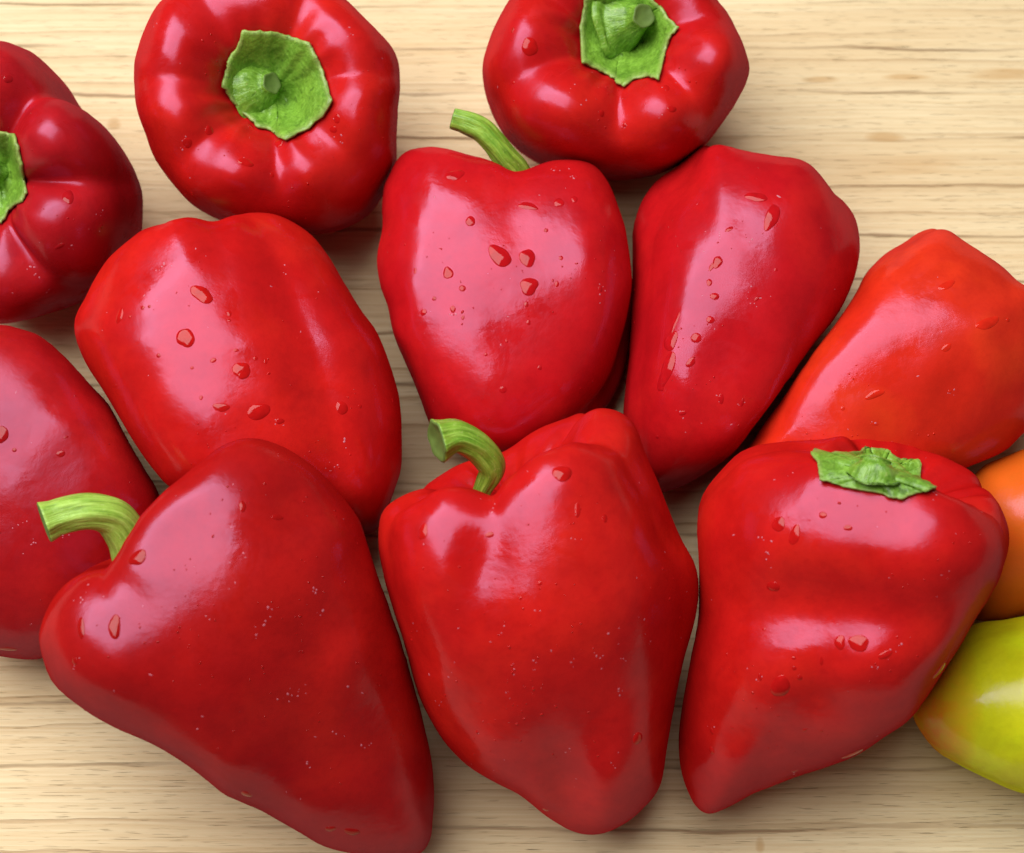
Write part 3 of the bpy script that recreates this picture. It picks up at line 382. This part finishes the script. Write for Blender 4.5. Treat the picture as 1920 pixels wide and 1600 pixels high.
 'front_right': {"profile":"round","R":45.78,"L":112.44,"axis":[63,21],"seed":29,"grooves":[[-75,0.06,0.14,18,0.4],[88,0.04,0.1,16,0.5],[135,0.08,0.12,18,0.5],[180,0.08,0.12,20,0.5],[-130,0.08,0.12,18,0.5]],"lobes":[[0,0.05,40]],"lump":0.02,"pull":[0.862,0.874,0.894,0.906,0.918,0.927,0.93,0.929,0.926,0.928,0.94,0.968,0.991,0.994,0.984,0.975,0.976,0.988,0.998,0.986,0.955,0.927,0.912,0.908,0.906,0.9,0.883,0.853,0.837,0.841,0.857,0.884,0.923,0.965,1.015,1.069,1.119,1.164,1.189,1.207,1.223,1.239,1.251,1.251,1.237,1.211,1.178,1.145,1.116,1.092,1.069,1.048,1.027,1.007,0.988,0.974,0.966,0.969,0.974,0.989,1.004,1.023,1.047,1.077,1.111,1.151,1.191,1.233,1.269,1.295,1.312,1.294,1.202,1.106,1.049,1.0,0.96,0.932,0.913,0.899,0.887,0.881,0.878,0.879,0.878,0.875,0.873,0.877,0.882,0.883,0.88,0.871,0.858,0.85,0.84,0.833,0.825,0.82,0.817,0.815,0.814,0.815,0.816,0.818,0.82,0.825,0.833,0.846],"dents":[[0.0,-1.61,38.55,9.64,-3,-4.34],[-22.49,-23.29,14.46,13.65,30,4.34],[6.43,-17.67,9.64,6.43,20,1.12],[1.61,12.85,41.76,11.24,-3,2.25],[33.73,19.28,16.06,14.46,0,2.89],[-36.94,-49.79,12.85,12.85,0,2.57]],"box":2.8,"centre":[0.09959,-0.06369,0.05],"R3":[0.98555,-0.05794,0.15918],"U3":[0.01521,0.96616,0.25748],"T3":[-0.16871,-0.25134,0.95308],"calyx":[[-8.93,41.69],[-7.93,43.3],[-5.21,42.0],[-3.41,41.45],[4.05,44.74],[7.14,47.07],[8.08,46.07],[12.07,46.07],[13.96,45.58],[15.34,43.56],[19.68,42.8],[23.05,43.08],[23.22,39.95],[23.08,33.22],[26.73,32.12],[23.43,31.06],[19.66,29.96],[16.18,28.28],[13.59,28.56],[10.28,29.87],[3.77,30.85],[-1.75,32.65],[-6.14,33.57],[-7.06,38.56]],"calyx_c":[8.74,35.74],"stub":[[8.47,36.72,47.73,9.0],[8.61,37.58,48.22,6.43],[8.75,38.62,48.24,4.5],[8.9,39.52,48.13,3.86]],"drops":[[-17.61,21.53,1.93,2.25,-10],[-13.14,18.53,1.45,3.05,-20],[-17.32,-23.76,2.73,3.53,-10],[-13.41,-18.52,0.64,0.64,0],[-11.95,-21.2,0.8,0.8,0],[-13.55,-15.69,0.64,0.48,0],[4.38,-11.14,3.05,2.25,0],[-0.73,-11.1,1.61,1.93,0],[11.64,-14.23,2.25,0.96,25],[-5.38,24.0,1.12,0.96,0],[-5.87,-16.41,0.48,1.29,0],[1.45,20.49,1.29,0.8,0],[-23.0,-21.35,0.64,1.12,0],[-37.64,-38.0,0.64,1.12,20],[-37.82,-43.78,0.96,1.29,0],[-10.81,-36.58,0.64,0.64,0],[-13.95,-49.87,1.12,0.48,15],[-19.25,4.19,1.93,1.61,0],[-31.54,-36.5,0.48,0.48,0],[-6.01,-36.82,0.48,0.48,0],[-21.99,-7.85,0.48,0.48,0],[3.06,-44.07,3.53,2.25,25],[26.99,-18.76,2.25,2.89,0]],"flecks":[[11.64,-14.23],[13.82,-13.01],[16.0,-11.8],[8.74,-17.52],[-0.73,-11.1],[-37.64,-38.0],[-13.95,-49.87],[-23.0,-21.35],[-21.37,17.54],[-21.19,13.06],[-19.29,34.19],[-14.77,35.6],[24.58,29.6],[38.08,25.75]]},
 'orange': {"profile":"cone","R":27.99,"L":61.07,"axis":[8,-5],"seed":31,"grooves":[[20,0.08,0.12,22,0.7],[-90,0.08,0.12,22,0.7],[140,0.08,0.12,22,0.7]],"lobes":[],"lump":0.015,"pull":[1.035,1.027,1.016,1.005,0.996,0.986,0.977,0.97,0.962,0.948,0.932,0.918,0.908,0.901,0.896,0.895,0.899,0.905,0.916,0.927,0.941,0.957,0.972,0.991,1.008,1.023,1.037,1.048,1.057,1.059,1.052,1.046,1.047,1.05,1.053,1.056,1.055,1.049,1.033,1.014,0.995,0.975,0.957,0.938,0.918,0.898,0.875,0.85,0.825,0.8,0.779,0.761,0.748,0.739,0.734,0.733,0.735,0.74,0.752,0.773,0.797,0.832,0.867,0.906,0.954,1.006,1.059,1.118,1.164,1.194,1.21,1.221,1.218,1.191,1.159,1.136,1.1,1.061,1.028,1.006,0.995,0.989,0.981,0.968,0.953,0.94,0.927,0.912,0.899,0.885,0.87,0.852,0.835,0.818,0.802,0.791,0.786,0.788,0.795,0.809,0.829,0.857,0.893,0.936,0.981,1.023,1.042,1.041],"dents":[],"box":2.0,"centre":[0.1654,-0.03464,0.02598],"R3":[0.96536,-0.08924,0.24519],"U3":[0.01395,0.956,0.29305],"T3":[-0.26055,-0.27948,0.92412],"drops":[],"flecks":[]},
 'yellow': {"profile":"cone","R":28.77,"L":73.98,"axis":[5,-4],"seed":37,"grooves":[[80,0.08,0.12,22,0.7],[-60,0.06,0.12,22,0.7],[160,0.08,0.12,22,0.7]],"lobes":[],"lump":0.015,"pull":[1.077,1.08,1.079,1.079,1.075,1.067,1.056,1.045,1.035,1.021,0.981,0.943,0.918,0.903,0.899,0.899,0.903,0.903,0.914,0.921,0.929,0.937,0.941,0.945,0.948,0.952,0.955,0.956,0.958,0.962,0.97,0.979,0.989,0.996,0.997,0.992,0.984,0.973,0.959,0.946,0.931,0.913,0.892,0.869,0.846,0.822,0.796,0.77,0.748,0.73,0.717,0.707,0.7,0.7,0.703,0.713,0.723,0.728,0.731,0.736,0.744,0.758,0.774,0.795,0.81,0.825,0.829,0.841,0.85,0.864,0.877,0.888,0.899,0.912,0.925,0.939,0.954,0.97,0.985,0.998,1.009,1.018,1.026,1.033,1.04,1.046,1.05,1.051,1.051,1.049,1.042,1.022,1.007,0.997,0.985,0.981,0.984,0.991,0.997,1.002,1.008,1.015,1.024,1.034,1.044,1.055,1.063,1.07],"dents":[],"box":2.0,"centre":[0.15454,-0.08955,0.0261],"R3":[0.96768,-0.08625,0.23696],"U3":[0.03484,0.97641,0.21311],"T3":[-0.24975,-0.19797,0.94786],"drops":[],"flecks":[]},
}


# ---------------------------------------------------------------- fruit builder
def mesh_obj(name, verts, faces, mat, parent, smooth=True):
    me = bpy.data.meshes.new(name)
    me.from_pydata([tuple(v) for v in verts], [], faces)
    me.materials.append(mat)
    if smooth: me.polygons.foreach_set('use_smooth', [True]*len(me.polygons))
    me.update()
    o = bpy.data.objects.new(name, me); COL.objects.link(o)
    o.parent = parent
    return o

def tube(path, n=44, k=30, ribs=6, rib=.07, seed=0, cap=.75):
    """A ribbed stem along path rows (x, y, t, r); closed, with a hollowed cut end."""
    s = spline(path, n)
    P, R = s[:, :3], s[:, 3]
    tan = np.gradient(P, axis=0); tan /= np.linalg.norm(tan, axis=1)[:, None]
    up = np.array([.3, .2, .93]); verts = []
    rr = np.random.RandomState(seed); ph = rr.uniform(0, 6, 4)
    a = np.linspace(0, 2*math.pi, k, endpoint=False)
    ref = np.cross(tan[0], up); ref /= np.linalg.norm(ref)
    for i in range(n):
        ref = ref-tan[i]*(ref@tan[i]); ref /= np.linalg.norm(ref)
        bi = np.cross(tan[i], ref)
        tw = i/n*.6
        rad = R[i]*(1+rib*np.cos(ribs*(a+tw)+ph[0])+rib*.5*np.cos((2*ribs-3)*(a+tw)+ph[1])+.03*np.sin(3*a+i*.21+ph[2]))
        if i > n-5: rad = rad*(1+.035*(i-n+5))
        verts.append(P[i]+np.outer(np.cos(a)*rad, ref)+np.outer(np.sin(a)*rad, bi))
    d = tan[-1]
    last = verts[-1]; c = last.mean(0)
    verts.append(c+(last-c)*.90+d*R[-1]*.06)
    verts.append(c+(last-c)*cap-d*R[-1]*.05)
    verts.append(c+(last-c)*.35-d*R[-1]*.14)
    V = np.vstack(verts); m = len(verts); F = []
    for i in range(m-1):
        for j in range(k):
            q = (j+1) % k
            F.append((i*k+j, i*k+q, (i+1)*k+q, (i+1)*k+j))
    F.append(tuple((m-1)*k+j for j in range(k)))
    F.append(tuple(reversed(range(k))))
    return V, F

def drop_mesh(x, y, a, b, rot, surf, seed, rings=8, k=28, high=.21):
    """A bead of water lying on the skin; surf(x, y) gives point and normal."""
    hit = surf(x, y)
    if hit is None: return None
    p, nrm = hit
    if nrm[2] < .12: return None
    r = np.random.RandomState(seed)
    c, s = math.cos(math.radians(rot)), math.sin(math.radians(rot))
    u = np.array([c, s, 0.]); u[2] = -(u[:2]@nrm[:2])/max(nrm[2], .2)
    u /= np.linalg.norm(u); w = np.cross(nrm, u)
    ph = r.uniform(0, 6.28, 3); am = r.uniform(.02, .10, 3)*min(1, max(a, b)/2.2)
    ang = np.linspace(0, 2*math.pi, k, endpoint=False)
    edge = 1+am[0]*np.cos(2*ang+ph[0])+am[1]*np.cos(3*ang+ph[1])+am[2]*.3*np.cos(5*ang+ph[2])
    h = high*min(a, b)
    V = [p+nrm*h]; F = []
    for i in range(1, rings+1):
        f = math.sin(i/rings*math.pi/2)
        z = max(0., 1-f*f)**.75*h-(.25*h if i == rings else 0)
        for j in range(k):
            q = p+u*(a*f*edge[j]*math.cos(ang[j]))+w*(b*f*edge[j]*math.sin(ang[j]))
            # follow the curved skin under the drop
            g = surf(q[0], q[1])
            if g is not None and abs(g[0][2]-q[2]) < 1.2: q = np.array([q[0], q[1], g[0][2]])
            V.append(q+nrm*z)
    for j in range(k):
        F.append((0, 1+j, 1+(j+1) % k))
    for i in range(rings-1):
        o, o2 = 1+i*k, 1+(i+1)*k
        for j in range(k):
            q = (j+1) % k
            F.append((o+j, o2+j, o2+q, o+q))
    return np.array(V), F

def build_fruit(key, name, label, cat, group, skin, drop_col, green, specks=60):
    P = FRUIT[key]
    C = np.array(P['centre']); M = np.stack([P['R3'], P['U3'], P['T3']])
    base = np.array([C[0], C[1], 0.])
    root = bpy.data.objects.new(name, None); COL.objects.link(root)
    root.location = base; root.empty_display_size = .02
    root['label'] = label; root['category'] = cat
    if group: root['group'] = group
    def place(q): return (np.asarray(q) @ M)/1000+C-base
    q = pepper_verts(P); faces = pepper_faces()
    mesh_obj('body', place(q), faces, skin, root)
    tree = BVHTree.FromPolygons([tuple(v) for v in q], faces)
    def surf(x, y):
        loc, nrm, i, d = tree.ray_cast(Vector((x, y, 200)), Vector((0, 0, -1)))
        if loc is None: return None
        n = np.array(nrm); n = n if n[2] > 0 else -n
        return np.array(loc), n
    # calyx
    if 'calyx' in P:
        o = np.array(P['calyx']); c = np.array(P['calyx_c']); rr = np.random.RandomState(P['seed'])
        sub = []
        for i in range(len(o)):
            a, b = o[i], o[(i+1) % len(o)]
            for f in np.linspace(0, 1, 5, endpoint=False): sub.append(a+(b-a)*f)
        o = np.array(sub); o += rr.normal(size=o.shape)*.12
        n = len(o); rad = np.hypot(*(o-c).T)
        sharp = rad-.5*(np.roll(rad, 9)+np.roll(rad, -9)); sharp = np.clip(sharp/2.5, -.6, 1)
        rings = 16; V = []; F = []
        hgt = np.zeros((rings+1, n)); XY = np.zeros((rings+1, n, 2))
        for i in range(rings+1):
            f = max(i/rings, .02)
            for j in range(n):
                x, y = c+(o[j]-c)*f
                g = surf(x, y)
                hgt[i, j] = g[0][2] if g is not None else hgt[i-1, j]
                XY[i, j] = x, y
        for _ in range(3):
            h2 = (np.roll(hgt, 1, 1)+np.roll(hgt, -1, 1)+2*hgt)/4
            h2[1:-1] = .5*h2[1:-1]+.25*(hgt[:-2]+hgt[2:])
            hgt = np.maximum(h2, hgt)
        fl = (np.arange(rings+1)/rings)[:, None]
        P3 = np.concatenate([XY, hgt[..., None]], -1).reshape(-1, 3)
        cr = wobble(P3, P['seed']+50, 4.5, 18)*.32+wobble(P3, P['seed']+51, 12.0, 12)*.17+wobble(P3, P['seed']+52, 2.2, 20)*.24
        hgt = hgt+1.0+cr.reshape(hgt.shape)*(.45+.55*fl)+sharp[None]*1.3*np.sin(fl*math.pi*.5)*(1-.45*fl)+.5*fl**6*(.4+.6*np.clip(sharp, 0, 1))[None]
        for i in range(rings+1):
            for j in range(n): V.append((XY[i, j, 0], XY[i, j, 1], hgt[i, j]))
        for i in range(rings):
            for j in range(n):
                k = (j+1) % n
                F.append((i*n+j, (i+1)*n+j, (i+1)*n+k, i*n+k))
        F.append(tuple(range(n)))
        ob = mesh_obj('calyx', place(np.array(V)), F, green, root)
        at = ob.data.attributes.new('margin', 'FLOAT', 'POINT')
        at.data.foreach_set('value', np.repeat(np.arange(rings+1)/rings, n).astype(np.float32))
        md = ob.modifiers.new('thickness', 'SOLIDIFY'); md.thickness = .0008; md.offset = -1
    # stem
    path = P.get('stem') or P.get('stub')
    if path is None and key not in ('lower_edge',):
        a, b = (math.radians(t) for t in P['axis'])
        ax = np.array([math.cos(a)*math.cos(b), math.sin(a)*math.cos(b), math.sin(b)])
        k0 = .36*P['L']
        path = [list(ax*(k0+d))+[r] for d, r in ((-3, 4.2), (1, 3.6), (5, 3.2), (9, 3.4))]
    if path:
        V, F = tube(path, seed=P['seed'], ribs=5 if 'stub' in P else 6, rib=.05 if 'stub' in P else .06)
        st = mesh_obj('stem', place(V), F, STALK[green.name], root)
        m_ = len(V)//30; an = np.tile(np.linspace(0, 2*math.pi, 30, endpoint=False), m_)
        gr = np.stack([np.cos(an), np.sin(an), np.repeat(np.arange(m_)/m_, 30)*3+P['seed']], 1)
        ga = st.data.attributes.new('grain', 'FLOAT_VECTOR', 'POINT'); ga.data.foreach_set('vector', gr.astype(np.float32).ravel())
        st.data.materials.append(CUT)
        for pi in range(len(F)-2-3*30, len(F)-1): st.data.polygons[pi].material_index = 1
    # water
    wm = water_material('water_on_'+skin.name, drop_col)
    for i, (x, y, a, b, rot) in enumerate(P['drops']):
        d = drop_mesh(x, y, a, b, rot, surf, P['seed']*100+i)
        if d: mesh_obj('water_drop', place(d[0]), d[1], wm, root)
    rr = np.random.RandomState(P['seed']+7)
    V = []; F = []; o = 0
    for i in range(specks):
        t = rr.uniform(0, 2*math.pi); f = math.sqrt(rr.uniform(0, .8))
        if i % 5: cx, cy = (px+rr.normal()*P['R']*.10, py+rr.normal()*P['R']*.10)
        else:
            cx, cy = math.cos(t)*f*P['R'], math.sin(t)*f*P['R']*1.2
        px, py = cx, cy
        a = .16+.30*rr.beta(1.2, 4)*1.3; b = a*rr.uniform(.7, 1.8)
        d = drop_mesh(cx, cy, a, b, rr.uniform(0, 180), surf, i, 2, 7, .6)
        if d is None: continue
        V.append(d[0]); F += [tuple(k+o for k in f) for f in d[1]]; o += len(d[0])
    if V:
        s = mesh_obj('water_specks', place(np.vstack(V)), F, wm, root); s['kind'] = 'stuff'
    V = []; F = []; o = 0
    for x, y in P['flecks']:
        for q_ in range(rr.randint(2, 5)):
            a = rr.uniform(.10, .34)
            d = drop_mesh(x+rr.normal()*.85, y+rr.normal()*.85, a, a*rr.uniform(.35, 1.6), rr.uniform(0, 180), surf, rr.randint(9999), 3, 9, .3)
            if d is None: continue
            V.append(d[0]); F += [tuple(k+o for k in f) for f in d[1]]; o += len(d[0])
    for i in range(int(specks*.22)):
        t = rr.uniform(0, 2*math.pi); f = math.sqrt(rr.uniform(0, .9))
        cx, cy = math.cos(t)*f*P['R'], math.sin(t)*f*P['R']*1.25
        a = .10+.16*rr.beta(1.2, 4)*1.6; b = a*rr.uniform(.7, 3.2)
        d = drop_mesh(cx, cy, a, b, rr.uniform(0, 180), surf, i, 2, 7, .35)
        if d is None: continue
        V.append(d[0]); F += [tuple(k+o for k in f) for f in d[1]]; o += len(d[0])
    if V:
        s = mesh_obj('pale_flecks', place(np.vstack(V)), F, FLECK, root); s['kind'] = 'stuff'
    return root

def plain(name, c, rough):
    t = NT(name); v = t.coord()
    t.l(t.mix(t.noise(v, 500, 3), tuple(x*.6 for x in c), c), t.b.inputs['Base Color'])
    t.b.inputs['Roughness'].default_value = rough
    return t.m
FLECK = plain('glint_and_water_mark', (.62, .16, .22), .45)  # pale colour painted in for tiny drop glints, also dried hard-water marks
CUT = plain('cut_stem_end', (.13, .22, .035), .7)

RED = ((.47, .0066, .0066), (.57, .012, .008))
CRIM = ((.36, .0065, .011), (.46, .009, .012))
DEEP = ((.45, .0056, .0095), (.53, .0085, .0105))
DARK = ((.35, .0055, .0055), (.43, .009, .0065))
CRIM2 = ((.33, .0055, .008), (.44, .009, .010))
ORED = ((.60, .019, .0075), (.66, .033, .009))
GREEN = green_material('green_calyx', (.085, .21, .014), (.20, .40, .035), 1)
PALE = green_material('pale_green_stem', (.22, .42, .045), (.34, .56, .085), 2)
MIDG = green_material('fresh_green_stem', (.13, .29, .022), (.26, .44, .045), 3)
STALK = {GREEN.name: stem_material('green_stub', (.10, .24, .016), (.19, .38, .035)),
         PALE.name: stem_material('pale_stem', (.24, .44, .045), (.36, .58, .085), .42),
         MIDG.name: stem_material('fresh_stem', (.14, .32, .022), (.28, .48, .05))}
G = 'red peppers spread over the wooden table'
LIST = [
 ('lower_edge', 'bell_pepper', 'dull red pepper cut by the left edge below the crimson one', CRIM2, PALE, 40),
 ('crimson_edge', 'bell_pepper', 'dark crimson deeply lobed pepper with half its calyx cut by the left edge', CRIM, GREEN, 40),
 ('upright_left', 'bell_pepper', 'upright red pepper seen from above with its whole round green calyx facing up', RED, GREEN, 50),
 ('upright_right', 'bell_pepper', 'upright red pepper whose pointed green calyx is cut by the top edge', RED, GREEN, 50),
 ('mid_left', 'bell_pepper', 'big stemless red pepper lying with two round water drops on its broad pale shine', RED, PALE, 70),
 ('heart', 'bell_pepper', 'heart shaped red pepper with a thin curved stem and many water drops', DEEP, MIDG, 70),
 ('mid_right', 'bell_pepper', 'dark red tapering pepper with a long narrow streak of shine and no stem showing', DEEP, MIDG, 70),
 ('orange_red', 'bell_pepper', 'orange-red tapering pepper lying slantwise at the right, no stem in view', ORED, MIDG, 30),
 ('orange', 'bell_pepper', 'orange pepper peeping out at the right edge above the yellow-green one', ((.72, .16, .012), (.62, .07, .010)), MIDG, 0),
 ('yellow', 'bell_pepper', 'yellow-green pepper with an orange blushed tip at the lower right edge', ((.60, .62, .010), (.68, .70, .014)), MIDG, 0),
 ('front_left', 'bell_pepper', 'large red pepper at the front with a pale green stem curving to the left edge', DARK, PALE, 110),
 ('front_centre', 'bell_pepper', 'red pepper at the front whose hooked green stem rises from behind its shoulder', RED, MIDG, 120),
 ('front_right', 'bell_pepper', 'red pepper at the front with a flat star of green calyx and a pointed tip', RED, GREEN, 80),
]
for i, (key, name, label, c, g, n) in enumerate(LIST):
    red = key not in ('orange', 'yellow')
    m = skin_material(key.split('_')[0]+'_skin', c[0], c[1], i+1, (-.026, .011, (.66, .15, .012)) if key == 'yellow' else None,
                      {'crimson_edge': .31, 'upright_left': .30, 'upright_right': .30, 'lower_edge': .27}.get(key, .23))
    build_fruit(key, name, label, 'pepper', G if red else None, m, c[0], g, n)
